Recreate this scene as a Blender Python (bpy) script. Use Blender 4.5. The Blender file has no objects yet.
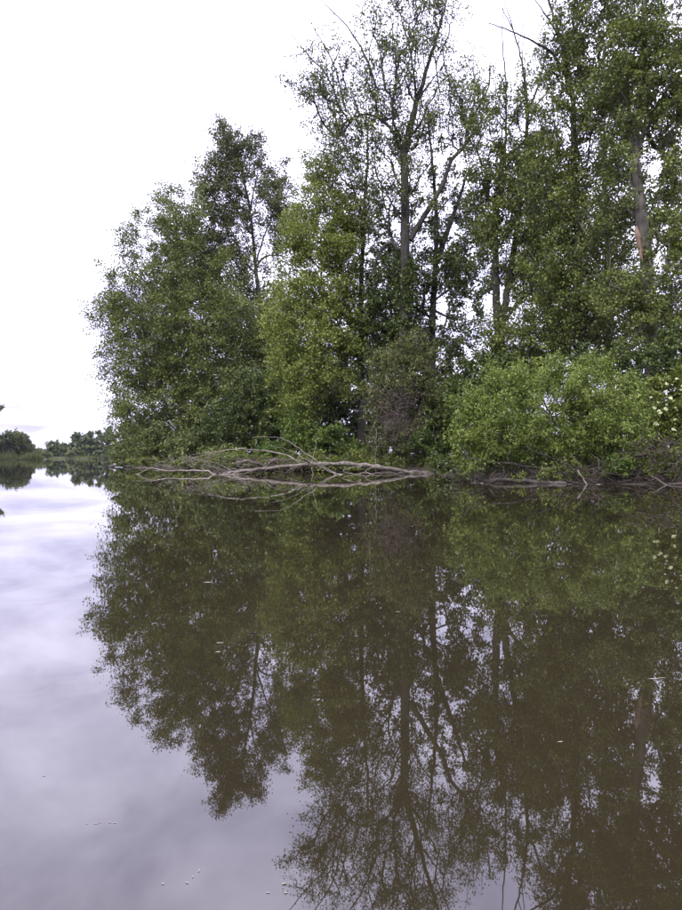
import bpy, math
import numpy as np
from mathutils import Vector

# ------------------------------------------------------------------ camera
CAM_H = 1.0          # metres above the water
FPX = 657.0          # focal length in photograph pixels (682 x 910)
HOR = 456.5          # row of the horizon in the photograph
scene = bpy.context.scene
col = scene.collection
cam_d = bpy.data.cameras.new('camera')
cam_d.sensor_fit = 'VERTICAL'; cam_d.sensor_height = 36.0
cam_d.lens = FPX / 910.0 * 36.0
cam_d.shift_y = 1.5 / 910.0
cam_d.clip_start = 0.05; cam_d.clip_end = 6000
cam = bpy.data.objects.new('camera', cam_d); col.objects.link(cam)
cam.location = (0, 0, CAM_H); cam.rotation_euler = (math.radians(90), 0, 0)
scene.camera = cam

# ------------------------------------------------------------------ sky and sun (overcast)
SUN_EL, SUN_AZ = math.radians(42), math.radians(205)    # azimuth clockwise from +Y: behind the camera, to the left
world = bpy.data.worlds.new('World'); scene.world = world; world.use_nodes = True
wt = world.node_tree; wt.nodes.clear()
def wn(t, **k):
    n = wt.nodes.new(t)
    for a, v in k.items(): setattr(n, a, v)
    return n
wout = wn('ShaderNodeOutputWorld'); wbg = wn('ShaderNodeBackground'); wbg.inputs['Strength'].default_value = 0.1
sky = wn('ShaderNodeTexSky', sky_type='NISHITA', sun_disc=False, sun_elevation=SUN_EL, sun_rotation=SUN_AZ,
         air_density=1.0, dust_density=2.0, ozone_density=1.0)
tc = wn('ShaderNodeTexCoord'); sep = wn('ShaderNodeSeparateXYZ'); wt.links.new(tc.outputs['Generated'], sep.inputs[0])
def wmath(op, a, b=None, clamp=False):
    n = wn('ShaderNodeMath', operation=op); n.use_clamp = clamp
    for i, v in enumerate((a, b)):
        if v is None: continue
        if isinstance(v, (int, float)): n.inputs[i].default_value = v
        else: wt.links.new(v, n.inputs[i])
    return n.outputs[0]
zc = wmath('MAXIMUM', sep.outputs['Z'], 0.0)
zden = wmath('ADD', zc, 0.16)
comb = wn('ShaderNodeCombineXYZ')
wt.links.new(wmath('DIVIDE', sep.outputs['X'], zden), comb.inputs[0])
wt.links.new(wmath('DIVIDE', sep.outputs['Y'], zden), comb.inputs[1])
n1 = wn('ShaderNodeTexNoise'); n1.inputs['Scale'].default_value = 1.7; n1.inputs['Detail'].default_value = 6.0
n1.inputs['Roughness'].default_value = 0.55; n1.inputs['Distortion'].default_value = 0.3
wt.links.new(comb.outputs[0], n1.inputs['Vector'])
ramp = wn('ShaderNodeValToRGB'); wt.links.new(n1.outputs['Fac'], ramp.inputs[0])
ramp.color_ramp.elements[0].position = 0.35; ramp.color_ramp.elements[0].color = (0.43, 0.41, 0.62, 1)
ramp.color_ramp.elements[1].position = 0.66; ramp.color_ramp.elements[1].color = (0.96, 0.925, 1.20, 1)
# overcast luminance law: the zenith is several times as bright as the horizon
lum = wmath('MULTIPLY', wmath('ADD', wmath('MULTIPLY', zc, 4.4), 1.0), 5.6)
cl = wn('ShaderNodeVectorMath', operation='SCALE'); wt.links.new(ramp.outputs[0], cl.inputs[0]); wt.links.new(lum, cl.inputs['Scale'])
mixc = wn('ShaderNodeMix', data_type='RGBA'); mixc.inputs[0].default_value = 0.92
wt.links.new(sky.outputs[0], mixc.inputs[6]); wt.links.new(cl.outputs[0], mixc.inputs[7])
wt.links.new(mixc.outputs[2], wbg.inputs[0]); wt.links.new(wbg.outputs[0], wout.inputs[0])

sd = bpy.data.lights.new('sun', 'SUN'); sd.energy = 1.5; sd.angle = math.radians(10); sd.color = (1.0, 0.95, 0.88)
sun = bpy.data.objects.new('sun', sd); col.objects.link(sun)
sdir = Vector((math.sin(SUN_AZ) * math.cos(SUN_EL), math.cos(SUN_AZ) * math.cos(SUN_EL), math.sin(SUN_EL)))
sun.rotation_euler = (-sdir).to_track_quat('-Z', 'Y').to_euler(); sun.location = (0, -20, 60)

scene.view_settings.view_transform = 'Standard'; scene.view_settings.look = 'None'
scene.view_settings.gamma = 1.0; scene.view_settings.use_curve_mapping = False
scene.view_settings.exposure = 1.4
cy = scene.cycles
cy.max_bounces = 7; cy.diffuse_bounces = 3; cy.glossy_bounces = 3; cy.transmission_bounces = 4; cy.transparent_max_bounces = 4
cy.caustics_reflective = False; cy.caustics_refractive = False
cy.use_denoising = True

# ------------------------------------------------------------------ helpers
def P(px, py, d):
    """World point at distance d seen at row/column (py, px) of the photograph."""
    return np.array([(px - 341.0) / FPX * d, d, CAM_H + (HOR - py) / FPX * d])

def tag(o, label=None, cat=None, group=None, kind=None):
    if label: o['label'] = label
    if cat: o['category'] = cat
    if group: o['group'] = group
    if kind: o['kind'] = kind
    return o

def empty(name, loc):
    o = bpy.data.objects.new(name, None); col.objects.link(o); o.location = tuple(float(v) for v in loc)
    o.empty_display_size = 0.3
    return o

def mesh_obj(name, verts, faces, mat, parent=None, origin=(0, 0, 0), var=None, smooth=False, tri=None):
    """faces: (n,4) quads array; tri: optional (m,3). One mesh object, vertices given in world space."""
    verts = np.asarray(verts, dtype=np.float32) - np.asarray(origin, dtype=np.float32)
    me = bpy.data.meshes.new(name)
    faces = np.asarray(faces, dtype=np.int32).reshape(-1, 4)
    li = faces.ravel(); starts = np.arange(len(faces), dtype=np.int32) * 4
    if tri is not None and len(tri):
        tri = np.asarray(tri, dtype=np.int32).reshape(-1, 3)
        starts = np.concatenate([starts, len(li) + np.arange(len(tri), dtype=np.int32) * 3]); li = np.concatenate([li, tri.ravel()])
    me.vertices.add(len(verts)); me.vertices.foreach_set('co', verts.ravel())
    me.loops.add(len(li)); me.loops.foreach_set('vertex_index', li.astype(np.int32))
    me.polygons.add(len(starts)); me.polygons.foreach_set('loop_start', starts.astype(np.int32))
    if smooth: me.polygons.foreach_set('use_smooth', np.ones(len(starts), dtype=bool))
    if var is not None:
        a = me.attributes.new('var', 'FLOAT', 'POINT'); a.data.foreach_set('value', np.asarray(var, dtype=np.float32))
    me.update(calc_edges=True); me.validate()
    me.materials.append(mat)
    o = bpy.data.objects.new(name, me); col.objects.link(o)
    if parent is not None: o.parent = parent
    else: o.location = tuple(float(v) for v in origin)
    return o

def unit(a): return a / np.maximum(np.linalg.norm(a, axis=-1, keepdims=True), 1e-9)

class Tubes:
    """Collects tapered tubes along polylines."""
    def __init__(self): self.v = []; self.f = []; self.n = 0
    def add(self, pts, rad, sides=5, rough=0.0, rng=None):
        pts = np.asarray(pts, float); rad = np.broadcast_to(np.asarray(rad, float), (len(pts),))
        t = np.gradient(pts, axis=0); t = unit(t)
        mt = unit(t.mean(0)); ref = np.array([1.0, 0, 0]) if abs(mt[0]) < 0.8 else np.array([0, 0, 1.0])
        a = unit(np.cross(t, ref)); b = np.cross(t, a)
        ang = np.arange(sides) / sides * 2 * math.pi
        ring = a[:, None, :] * np.cos(ang)[None, :, None] + b[:, None, :] * np.sin(ang)[None, :, None]
        rr = rad[:, None] * np.ones((1, sides))
        if rough and rng is not None: rr = rr * (1 + rough * rng.uniform(-1, 1, rr.shape))
        v = pts[:, None, :] + ring * rr[:, :, None]
        m = len(pts)
        i = np.arange(m - 1)[:, None] * sides; j = np.arange(sides)[None, :]; k = (j + 1) % sides
        f = np.stack([i + j, i + k, i + sides + k, i + sides + j], -1).reshape(-1, 4) + self.n
        self.v.append(v.reshape(-1, 3)); self.f.append(f); self.n += m * sides
        # caps collapse to short cones
        for e, s in ((0, 0), (m - 1, (m - 1) * sides)):
            pass
    def prisms(self, p0, p1, r0, r1=0.002):
        """Many thin three-sided twigs at once."""
        N = len(p0)
        if N == 0: return
        t = unit(p1 - p0); ref = np.where(np.abs(t[:, :1]) < 0.8, np.array([[1.0, 0, 0]]), np.array([[0, 0, 1.0]]))
        a = unit(np.cross(t, ref)); b = np.cross(t, a)
        vs = []
        for q, r in ((p0, r0), (p1, r1)):
            r = np.broadcast_to(np.asarray(r, float), (N,))[:, None]
            for k in range(3):
                an = k * 2.0944; vs.append(q + (a * math.cos(an) + b * math.sin(an)) * r)
        v = np.stack(vs, 1).reshape(-1, 3)
        base = np.array([[0, 1, 4, 3], [1, 2, 5, 4], [2, 0, 3, 5]])
        f = (base[None] + (np.arange(N) * 6)[:, None, None]).reshape(-1, 4) + self.n
        self.v.append(v); self.f.append(f); self.n += N * 6
    def build(self, name, mat, parent=None, origin=(0, 0, 0), smooth=True):
        return mesh_obj(name, np.concatenate(self.v), np.concatenate(self.f), mat, parent, origin, smooth=smooth)

def smooth_line(pts, step=0.5, rng=None, wob=0.0):
    """Catmull-Rom through pts (k, dims), resampled about every step metres."""
    p = np.asarray(pts, float)
    if len(p) == 2: q = p
    else:
        e = np.vstack([2 * p[0] - p[1], p, 2 * p[-1] - p[-2]]); q = []
        for i in range(len(p) - 1):
            a, b, c, d = e[i:i + 4]
            m = max(2, int(np.linalg.norm((c - b)[:3]) / step) + 1)
            t = np.linspace(0, 1, m, endpoint=False)[:, None]
            q.append(0.5 * ((2 * b) + (c - a) * t + (2 * a - 5 * b + 4 * c - d) * t ** 2 + (3 * b - a - 3 * c + d) * t ** 3))
        q = np.vstack(q + [p[-1:]])
    if rng is not None and wob:
        q[1:-1, :3] += rng.normal(0, wob, (len(q) - 2, 3))
    return q

# ------------------------------------------------------------------ materials
def mat_new(name):
    m = bpy.data.materials.new(name); m.use_nodes = True; m.node_tree.nodes.clear(); return m, m.node_tree
def N_(nt, t, **k):
    n = nt.nodes.new(t)
    for a, v in k.items(): setattr(n, a, v)
    return n

def leaf_mat(name, cols, transl=0.24, rough=0.45):
    m, nt = mat_new(name); out = N_(nt, 'ShaderNodeOutputMaterial')
    at = N_(nt, 'ShaderNodeAttribute', attribute_name='var')
    rp = N_(nt, 'ShaderNodeValToRGB'); nt.links.new(at.outputs['Fac'], rp.inputs[0])
    el = rp.color_ramp.elements
    while len(el) < len(cols): el.new(0.5)
    for i, c in enumerate(cols):
        el[i].position = i / (len(cols) - 1); el[i].color = (*c, 1)
    pr = N_(nt, 'ShaderNodeBsdfPrincipled'); pr.inputs['Roughness'].default_value = rough
    pr.inputs['Specular IOR Level'].default_value = 0.22
    tr = N_(nt, 'ShaderNodeBsdfTranslucent'); mx = N_(nt, 'ShaderNodeMixShader'); mx.inputs[0].default_value = transl
    hs = N_(nt, 'ShaderNodeHueSaturation'); hs.inputs['Saturation'].default_value = 1.1; hs.inputs['Value'].default_value = 1.3
    nt.links.new(rp.outputs[0], pr.inputs['Base Color']); nt.links.new(rp.outputs[0], hs.inputs['Color']); nt.links.new(hs.outputs[0], tr.inputs[0])
    nt.links.new(pr.outputs[0], mx.inputs[1]); nt.links.new(tr.outputs[0], mx.inputs[2]); nt.links.new(mx.outputs[0], out.inputs[0])
    return m

def bark_mat(name, c0, c1, scale=6.0, bump=0.4, stretch=0.25):
    m, nt = mat_new(name); out = N_(nt, 'ShaderNodeOutputMaterial'); pr = N_(nt, 'ShaderNodeBsdfPrincipled')
    tcn = N_(nt, 'ShaderNodeTexCoord'); mp = N_(nt, 'ShaderNodeMapping'); mp.inputs['Scale'].default_value = (1, 1, stretch)
    no = N_(nt, 'ShaderNodeTexNoise'); no.inputs['Scale'].default_value = scale; no.inputs['Detail'].default_value = 5
    no2 = N_(nt, 'ShaderNodeTexNoise'); no2.inputs['Scale'].default_value = scale * 0.17; no2.inputs['Detail'].default_value = 3
    nt.links.new(tcn.outputs['Object'], mp.inputs[0]); nt.links.new(mp.outputs[0], no.inputs['Vector']); nt.links.new(tcn.outputs['Object'], no2.inputs['Vector'])
    ad = N_(nt, 'ShaderNodeMath', operation='MULTIPLY_ADD'); nt.links.new(no.outputs['Fac'], ad.inputs[0]); ad.inputs[1].default_value = 0.6
    ml = N_(nt, 'ShaderNodeMath', operation='MULTIPLY'); nt.links.new(no2.outputs['Fac'], ml.inputs[0]); ml.inputs[1].default_value = 0.4
    nt.links.new(ml.outputs[0], ad.inputs[2])
    rp = N_(nt, 'ShaderNodeValToRGB'); nt.links.new(ad.outputs[0], rp.inputs[0])
    rp.color_ramp.elements[0].position = 0.35; rp.color_ramp.elements[0].color = (*c0, 1)
    rp.color_ramp.elements[1].position = 0.66; rp.color_ramp.elements[1].color = (*c1, 1)
    bp = N_(nt, 'ShaderNodeBump'); bp.inputs['Strength'].default_value = bump; bp.inputs['Distance'].default_value = 0.05
    nt.links.new(no.outputs['Fac'], bp.inputs['Height']); nt.links.new(bp.outputs[0], pr.inputs['Normal'])
    nt.links.new(rp.outputs[0], pr.inputs['Base Color']); pr.inputs['Roughness'].default_value = 0.85
    pr.inputs['Specular IOR Level'].default_value = 0.2
    nt.links.new(pr.outputs[0], out.inputs[0])
    return m

M = {}
M['poplar'] = leaf_mat('poplar_leaf', [(0.031, 0.0477, 0.0098), (0.0619, 0.0869, 0.0154), (0.0981, 0.122, 0.023), (0.1548, 0.175, 0.0412)])
M['grey_green'] = leaf_mat('grey_green_leaf', [(0.0329, 0.0495, 0.0114), (0.068, 0.0923, 0.0183), (0.1009, 0.1268, 0.0251), (0.1426, 0.1613, 0.043)])
M['tall_dark'] = leaf_mat('dark_top_leaf', [(0.0248, 0.0337, 0.011), (0.0477, 0.0599, 0.0175), (0.0764, 0.0887, 0.0253), (0.1146, 0.1215, 0.0412)])
M['vine'] = leaf_mat('yellow_green_leaf', [(0.0603, 0.0862, 0.0141), (0.1074, 0.1405, 0.022), (0.148, 0.1785, 0.0315), (0.2081, 0.236, 0.0593)])
M['ivy'] = leaf_mat('ivy_leaf', [(0.0172, 0.0306, 0.0065), (0.0362, 0.0561, 0.0111), (0.057, 0.0814, 0.0157), (0.0951, 0.1175, 0.0256)], transl=0.2, rough=0.35)
M['willow'] = leaf_mat('willow_leaf', [(0.0512, 0.0809, 0.0133), (0.0896, 0.1283, 0.0206), (0.1279, 0.1694, 0.029), (0.179, 0.2187, 0.0515)])
M['nettle'] = leaf_mat('nettle_leaf', [(0.0284, 0.0517, 0.0094), (0.0522, 0.0873, 0.0147), (0.076, 0.1158, 0.0188), (0.1139, 0.147, 0.0286)])
M['olive'] = leaf_mat('olive_leaf', [(0.0378, 0.0485, 0.0143), (0.0673, 0.083, 0.0222), (0.0926, 0.1092, 0.0285), (0.1346, 0.1467, 0.0475)])
M['sallow'] = leaf_mat('sallow_leaf', [(0.0359, 0.049, 0.0127), (0.0638, 0.084, 0.0214), (0.0917, 0.1138, 0.0303), (0.1276, 0.1486, 0.0439)])
M['elder'] = leaf_mat('elder_leaf', [(0.041, 0.0616, 0.0108), (0.0723, 0.1006, 0.0163), (0.106, 0.1319, 0.0218), (0.1567, 0.1733, 0.0326)])
M['far'] = leaf_mat('far_leaf', [(0.0315, 0.048, 0.0173), (0.0508, 0.072, 0.0245), (0.0726, 0.096, 0.0317), (0.1029, 0.126, 0.0432)])
M['far_yellow'] = leaf_mat('far_yellow_leaf', [(0.0378, 0.0495, 0.0162), (0.0648, 0.0812, 0.0243), (0.0945, 0.1089, 0.0324), (0.126, 0.1386, 0.0486)])
M['grass'] = leaf_mat('grass_blade', [(.050, .070, .022), (.085, .105, .032), (.12, .13, .045), (.18, .16, .08)])
M['petal'] = leaf_mat('cream_flower', [(0.245, 0.2544, 0.1193), (0.294, 0.3062, 0.1525), (0.3297, 0.3439, 0.1856), (0.3564, 0.3768, 0.2188)], transl=0.2)
M['deadleaf'] = leaf_mat('dead_leaf', [(.09, .055, .045), (.14, .09, .075), (.19, .125, .10), (.24, .17, .14)], transl=0.15)
M['bark'] = bark_mat('poplar_bark', (.022, .019, .016), (.080, .070, .057), 7)
M['bark_dark'] = bark_mat('dark_bark', (.013, .012, .010), (.050, .047, .038), 7)
M['bark_pale'] = bark_mat('pale_poplar_bark', (.030, .028, .024), (.120, .110, .092), 6)
M['wound'] = bark_mat('orange_wound', (.09, .062, .044), (.20, .135, .098), 9)
M['deadwood'] = bark_mat('bleached_deadwood', (.050, .043, .034), (.25, .222, .178), 8, stretch=1)
M['logbark'] = bark_mat('log_bark', (.032, .027, .021), (.165, .146, .117), 6, stretch=1)
M['twig'] = bark_mat('grey_twig', (.022, .017, .013), (.085, .068, .054), 9, stretch=1)
M['twig_pink'] = bark_mat('pinkish_twig', (.052, .042, .036), (.15, .118, .104), 9, stretch=1)
M['earth'] = bark_mat('bank_earth', (.012, .010, .007), (.045, .036, .026), 2.2, bump=0.8, stretch=1)
M['field'] = bark_mat('far_meadow', (.024, .034, .016), (.045, .058, .027), 0.08, bump=0.1, stretch=1)

# water: murky brown body under a mirror-like surface with faint ripples
m, nt = mat_new('murky_water'); out = N_(nt, 'ShaderNodeOutputMaterial'); pr = N_(nt, 'ShaderNodeBsdfPrincipled')
pr.inputs['Roughness'].default_value = 0.012; pr.inputs['IOR'].default_value = 1.6
gm = N_(nt, 'ShaderNodeNewGeometry')
nz = N_(nt, 'ShaderNodeTexNoise'); nz.inputs['Scale'].default_value = 0.35; nz.inputs['Detail'].default_value = 3
nt.links.new(gm.outputs['Position'], nz.inputs['Vector'])
rp = N_(nt, 'ShaderNodeValToRGB'); nt.links.new(nz.outputs['Fac'], rp.inputs[0])
rp.color_ramp.elements[0].position = 0.3; rp.color_ramp.elements[0].color = (.0120, .0098, .0048, 1)
rp.color_ramp.elements[1].position = 0.7; rp.color_ramp.elements[1].color = (.0152, .0124, .0062, 1)
nt.links.new(rp.outputs[0], pr.inputs['Base Color'])
w1 = N_(nt, 'ShaderNodeTexNoise'); w1.inputs['Scale'].default_value = 1.6; w1.inputs['Detail'].default_value = 2
w2 = N_(nt, 'ShaderNodeTexNoise'); w2.inputs['Scale'].default_value = 7.0; w2.inputs['Detail'].default_value = 1
for w in (w1, w2): nt.links.new(gm.outputs['Position'], w.inputs['Vector'])
sm = N_(nt, 'ShaderNodeMath', operation='MULTIPLY_ADD'); nt.links.new(w2.outputs['Fac'], sm.inputs[0]); sm.inputs[1].default_value = 0.10
nt.links.new(w1.outputs['Fac'], sm.inputs[2])
bp = N_(nt, 'ShaderNodeBump'); bp.inputs['Strength'].default_value = 1.0; bp.inputs['Distance'].default_value = 0.0007
nt.links.new(sm.outputs[0], bp.inputs['Height']); nt.links.new(bp.outputs[0], pr.inputs['Normal'])
nt.links.new(pr.outputs[0], out.inputs[0]); M['water'] = m

# ------------------------------------------------------------------ water and land
def quad_sheet(name, x0, x1, y0, y1, z, mat, nx=1, ny=1):
    xs = np.linspace(x0, x1, nx + 1); ys = np.linspace(y0, y1, ny + 1)
    g = np.stack(np.meshgrid(xs, ys), -1).reshape(-1, 2); v = np.c_[g, np.full(len(g), z)]
    i = np.arange(ny)[:, None] * (nx + 1) + np.arange(nx)[None, :]
    f = np.stack([i, i + 1, i + nx + 2, i + nx + 1], -1).reshape(-1, 4)
    return mesh_obj(name, v, f, mat)
water = quad_sheet('water', -1500, 1500, -60, 2600, 0.0, M['water']); tag(water, 'still murky brown lake water mirroring the trees', 'water', kind='structure')

def bank(name, line, inland, profile, mat, step, seed, label):
    """Strip of land: line = waterline polyline (x, y), inland = unit direction, profile = (offset, height) pairs."""
    rng = np.random.default_rng(seed)
    l = smooth_line(np.c_[np.array(line, float), np.zeros(len(line))], step)
    inland = np.array([*inland, 0.0]); k = len(profile); rows = []
    for j, (o, h) in enumerate(profile):
        amp = min(0.35 * step, 0.25 * max(abs(o), 0.3)) if h < 2 else 0
        jit = rng.normal(0, 1, len(l)); jit = np.convolve(jit, [.3, .4, .3], 'same')
        hz = h + (rng.normal(0, 0.10, len(l)) * min(1, abs(h) + .1))
        if h < 0: hz = np.full(len(l), h)
        p = l + inland * (o + jit * amp)[:, None]; p[:, 2] = hz; rows.append(p)
    v = np.concatenate(rows); n = len(l)
    i = np.arange(k - 1)[:, None] * n + np.arange(n - 1)[None, :]
    f = np.stack([i, i + 1, i + n + 1, i + n], -1).reshape(-1, 4)
    return tag(mesh_obj(name, v, f, mat, smooth=True), label, kind='structure')

WL = [(-14, 112), (-21, 78), (-21.8, 68), (-20.5, 62), (-14, 54.5), (-9, 50), (-4, 46), (1, 43), (5.2, 38.5), (6.2, 33), (6.2, 27.5),
      (7.5, 25.6), (10, 24.6), (13, 24), (17, 22.5), (24, 19), (36, 14)]
near_bank = bank('river_bank', WL, (0.42, 0.907),
     [(-0.7, -0.5), (-0.1, -0.04), (0.12, 0.05), (0.35, 0.16), (0.8, 0.28), (1.8, 0.45), (4, 0.75), (9, 1.0), (20, 1.05), (45, 1.1), (70, -0.5)],
     M['earth'], 0.55, 3, 'dark earth bank of the wooded point')
bank('far_bank', [(-420, 268), (-140, 278), (-100, 282), (-40, 285), (80, 290), (420, 290)], (0, 1),
     [(-3, -0.6), (0, 0.05), (1.5, 0.5), (12, 0.9), (80, 1.2), (2300, 1.5)], M['field'], 14, 5, 'low green far shore across the water')
bank('left_bank', [(-170, 120), (-118, 150), (-108, 185), (-96, 199), (-95, 208), (-103, 222), (-150, 240)], (-0.95, 0.31),
     [(-2, -0.6), (0, 0.05), (1.0, 0.5), (5, 0.8), (30, 1.0), (90, 1.0)], M['field'], 3, 6, 'wooded shore at the left edge')

# ------------------------------------------------------------------ foliage builder
def leaf_quads(c, ln, wd, rng, axis_bias=(0, 0, 0), normal_bias=(0, 0, 0.5), fold=0.22):
    """Folded diamond leaves at centres c."""
    n = len(c)
    a = unit(unit(rng.normal(size=(n, 3))) + np.asarray(axis_bias)); b = unit(unit(rng.normal(size=(n, 3))) + np.asarray(normal_bias))
    s = unit(np.cross(a, b)); nn = np.cross(s, a)
    k = rng.uniform(0.65, 1.3, (n, 1)); L = a * ln * 0.5 * k; W = s * wd * 0.5 * k; F = nn * wd * fold * k
    v = np.stack([c - L, c - W * 1.0 + F - L * 0.1, c + L, c + W * 1.0 + F - L * 0.1], 1).reshape(-1, 3)
    f = np.arange(n * 4).reshape(-1, 4)
    return v, f

def plant(name, label, cat, base, stems, blobs, d, n_clumps, leaf, mats, per=100, clump=0.9, seed=1, group=None, steep=0.8,
          axis_bias=(0, 0, -0.2), normal_bias=(0, 0, 0.4), limbs=(), tip_r=0.012, twig_k=3, crown_name='crown', shell=0.42,
          droop=0.0, anis=(1, 1, 1), extra=None, max_r=0.16, core=0.0, trunk_name='trunk', stem_sides=9, var_mid=0.5, bare=0.0, ragged=0.15):
    """A tree or shrub.  stems/limbs: lists of (points [(px,py,d)...], r0, r1) given where they stand; blobs: crown masses
    (px, py, rx_px, ry_px, depth_offset_m, depth_radius_m, weight).  Branches are grown from the stems to clump centres."""
    rng = np.random.default_rng(seed); leaf_l, leaf_w = leaf; mt_leaf, mt_bark = mats
    org = np.array(base, float); root = empty(name, org); tag(root, label, cat, group)
    nodes, nrad = [], []
    def grow(lst, nm):
        for pts, r0, r1 in lst:
            w = np.array([P(*q) for q in pts]); l = smooth_line(w, 0.45, rng, 0.02)
            t = np.linspace(0, 1, len(l)); r = r0 + (r1 - r0) * t ** 0.85
            if nm == trunk_name: r = r * (1 + 0.35 * np.exp(-t * len(l) * 0.45 / 0.8) * (r0 > 0.12))
            tb = Tubes(); tb.add(l, r, stem_sides if nm == trunk_name else 6, 0.07, rng); tb.build(nm, mt_bark, root, org)
            nodes.append(l); nrad.append(r)
    grow(stems, trunk_name); grow(limbs, 'limb')
    nodes = np.concatenate(nodes); nrad = np.concatenate(nrad); n0 = len(nodes)
    # clump centres
    wts = np.array([b[2] * b[3] * b[6] for b in blobs], float); wts /= wts.sum()
    cen = []
    for b, w in zip(blobs, wts):
        k = max(1, int(round(w * n_clumps)))
        u = unit(rng.normal(size=(k, 3))) * (rng.uniform(0, 1, (k, 1)) ** shell)
        u *= np.where(rng.uniform(0, 1, (k, 1)) < ragged, rng.uniform(1.05, 1.4, (k, 1)), 1.0)
        dd = d + b[4]
        c = P(b[0], b[1], dd) + u * np.array([b[2] * dd / FPX, b[5], b[3] * dd / FPX]); cen.append(c)
    cen = np.concatenate(cen); cen = cen[cen[:, 2] > 0.25]
    dist = np.min(np.linalg.norm(cen[:, None] - nodes[None], axis=2), axis=1); cen = cen[np.argsort(dist)]
    # grow a branch to each clump from the nearest suitable point of the skeleton
    cap = n0 + len(cen) * 5 + 5
    X = np.zeros((cap, 3)); X[:n0] = nodes; par = np.full(cap, -1); cnt = np.zeros(cap); R = np.zeros(cap); R[:n0] = nrad
    n = n0; paths = []
    for a in cen:
        df = a - X[:n]; hd = np.hypot(df[:, 0], df[:, 1]); cost = np.linalg.norm(df, axis=1) + 1.3 * np.maximum(0, steep * hd - df[:, 2])
        cost[:n0] += np.where(nrad < 0.02, 0.3, 0)
        i = int(np.argmin(cost)); p = X[i]; h = a - p; Ln = np.linalg.norm(h)
        ctrl = p + h * 0.5 + np.array([0, 0, -0.10 * Ln if droop == 0 else 0.16 * Ln]) + rng.normal(0, 0.05 * Ln, 3)
        t = np.array([0.25, 0.5, 0.75, 1.0])[:, None]
        q = (1 - t) ** 2 * p + 2 * t * (1 - t) * ctrl + t ** 2 * a + rng.normal(0, 0.025 * min(Ln, 3), (4, 3)) * np.array([[1], [1], [1], [0]])
        ids = [i] + list(range(n, n + 4)); X[n:n + 4] = q; par[n:n + 4] = ids[:4]; n += 4; paths.append(ids)
    cnt[[p[-1] for p in paths]] = 1
    for i in range(n - 1, n0 - 1, -1): cnt[par[i]] += cnt[i]
    R[n0:n] = np.minimum(tip_r * np.maximum(cnt[n0:n], 1) ** 0.48, max_r)
    tb = Tubes()
    for ids in paths:
        r = R[ids].copy(); r[0] = min(r[0], r[1] * 1.15)
        tb.add(X[ids], r, 4 if r.max() > .04 else 3)
    # twigs and leaves around every clump centre
    K = len(cen); tw = twig_k
    ax = unit(np.c_[cen[:, :2] - cen[:, :2].mean(0), np.full(K, 0.6)])
    tdir = unit(np.repeat(ax, tw, 0) * 0.5 + unit(rng.normal(size=(K * tw, 3))) + np.array([0, 0, 0.25 - droop]))
    tl = clump * rng.uniform(0.5, 1.25, (K * tw, 1)); p0 = np.repeat(cen, tw, 0); p1 = p0 + tdir * tl * np.asarray(anis)
    tb.prisms(p0, p1, tip_r * 0.75, 0.003)
    tb.build('branches', mt_bark, root, org)['kind'] = 'stuff'
    dens = rng.uniform(0.55, 1.4, K) * np.where(rng.uniform(0, 1, K) < bare, .06, 1); num = np.maximum(1, (per * dens).astype(int))
    idx = np.repeat(np.arange(K), num); nl = len(idx)
    ti = idx * tw + rng.integers(0, tw, nl); tt = rng.uniform(0.05, 1.1, (nl, 1))
    c = p0[ti] + (p1[ti] - p0[ti]) * tt + rng.normal(0, 0.20 * clump, (nl, 3)) * np.array([1, 1, 0.8]) - np.array([0, 0, 1]) * droop * clump * tt ** 2 * 0.8
    keep = c[:, 2] > 0.06; c = c[keep]; idx = idx[keep]
    v, f = leaf_quads(c, leaf_l, leaf_w, rng, axis_bias, normal_bias)
    cv = rng.normal(var_mid, 0.18, K)[idx] + rng.normal(0, 0.27, len(idx))
    o = mesh_obj(crown_name, v, f, mt_leaf, root, org, var=np.repeat(np.clip(cv, 0, 1), 4)); o['kind'] = 'stuff'
    return root, cen, rng

TREES = 'trees on the wooded point'; SHRUBS = 'shrubs along the water edge'

# ------------------------------------------------------------------ trees of the point
plant('grey_green_tree', 'broad dense grey-green tree at the left tip of the wooded bank, overhanging open water', 'tree', P(196, 462, 68) * [1, 1, 0] + [0, 0, .5],
      [([(200, 466, 68), (196, 400, 68), (186, 320, 68), (178, 250, 68), (176, 215, 68)], .42, .08)],
      [(150, 330, 48, 70, -1, 5, 1), (165, 262, 42, 48, 0, 4.5, 1), (123, 305, 24, 36, 0, 3.5, .9), (124, 362, 20, 36, 0, 3.5, .9), (150, 402, 38, 42, -2, 4, 1.1),
       (205, 330, 52, 80, -2, 5, 1.1), (222, 402, 52, 52, -3, 4, 1.1), (188, 222, 32, 34, 0, 4, .9), (140, 235, 20, 24, 0, 3, .7), (112, 318, 14, 30, 0, 2, .5), (118, 415, 8, 26, 0, 1.5, .35), (195, 285, 40, 40, 0, 4, .8), (240, 350, 34, 60, -1, 4, .9), (185, 375, 50, 45, 0, 4, .8)],
      68, 1350, (0.194, 0.136), (M['grey_green'], M['bark_dark']), per=111, clump=1.31, seed=11, group=TREES, droop=.22, ragged=.22,
      limbs=[([(196, 400, 68), (170, 360, 66), (140, 320, 66)], .2, .05), ([(190, 350, 68), (220, 300, 66), (235, 270, 66)], .2, .05), ([(186, 320, 68), (150, 285, 67), (128, 270, 67)], .16, .04)])
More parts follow.
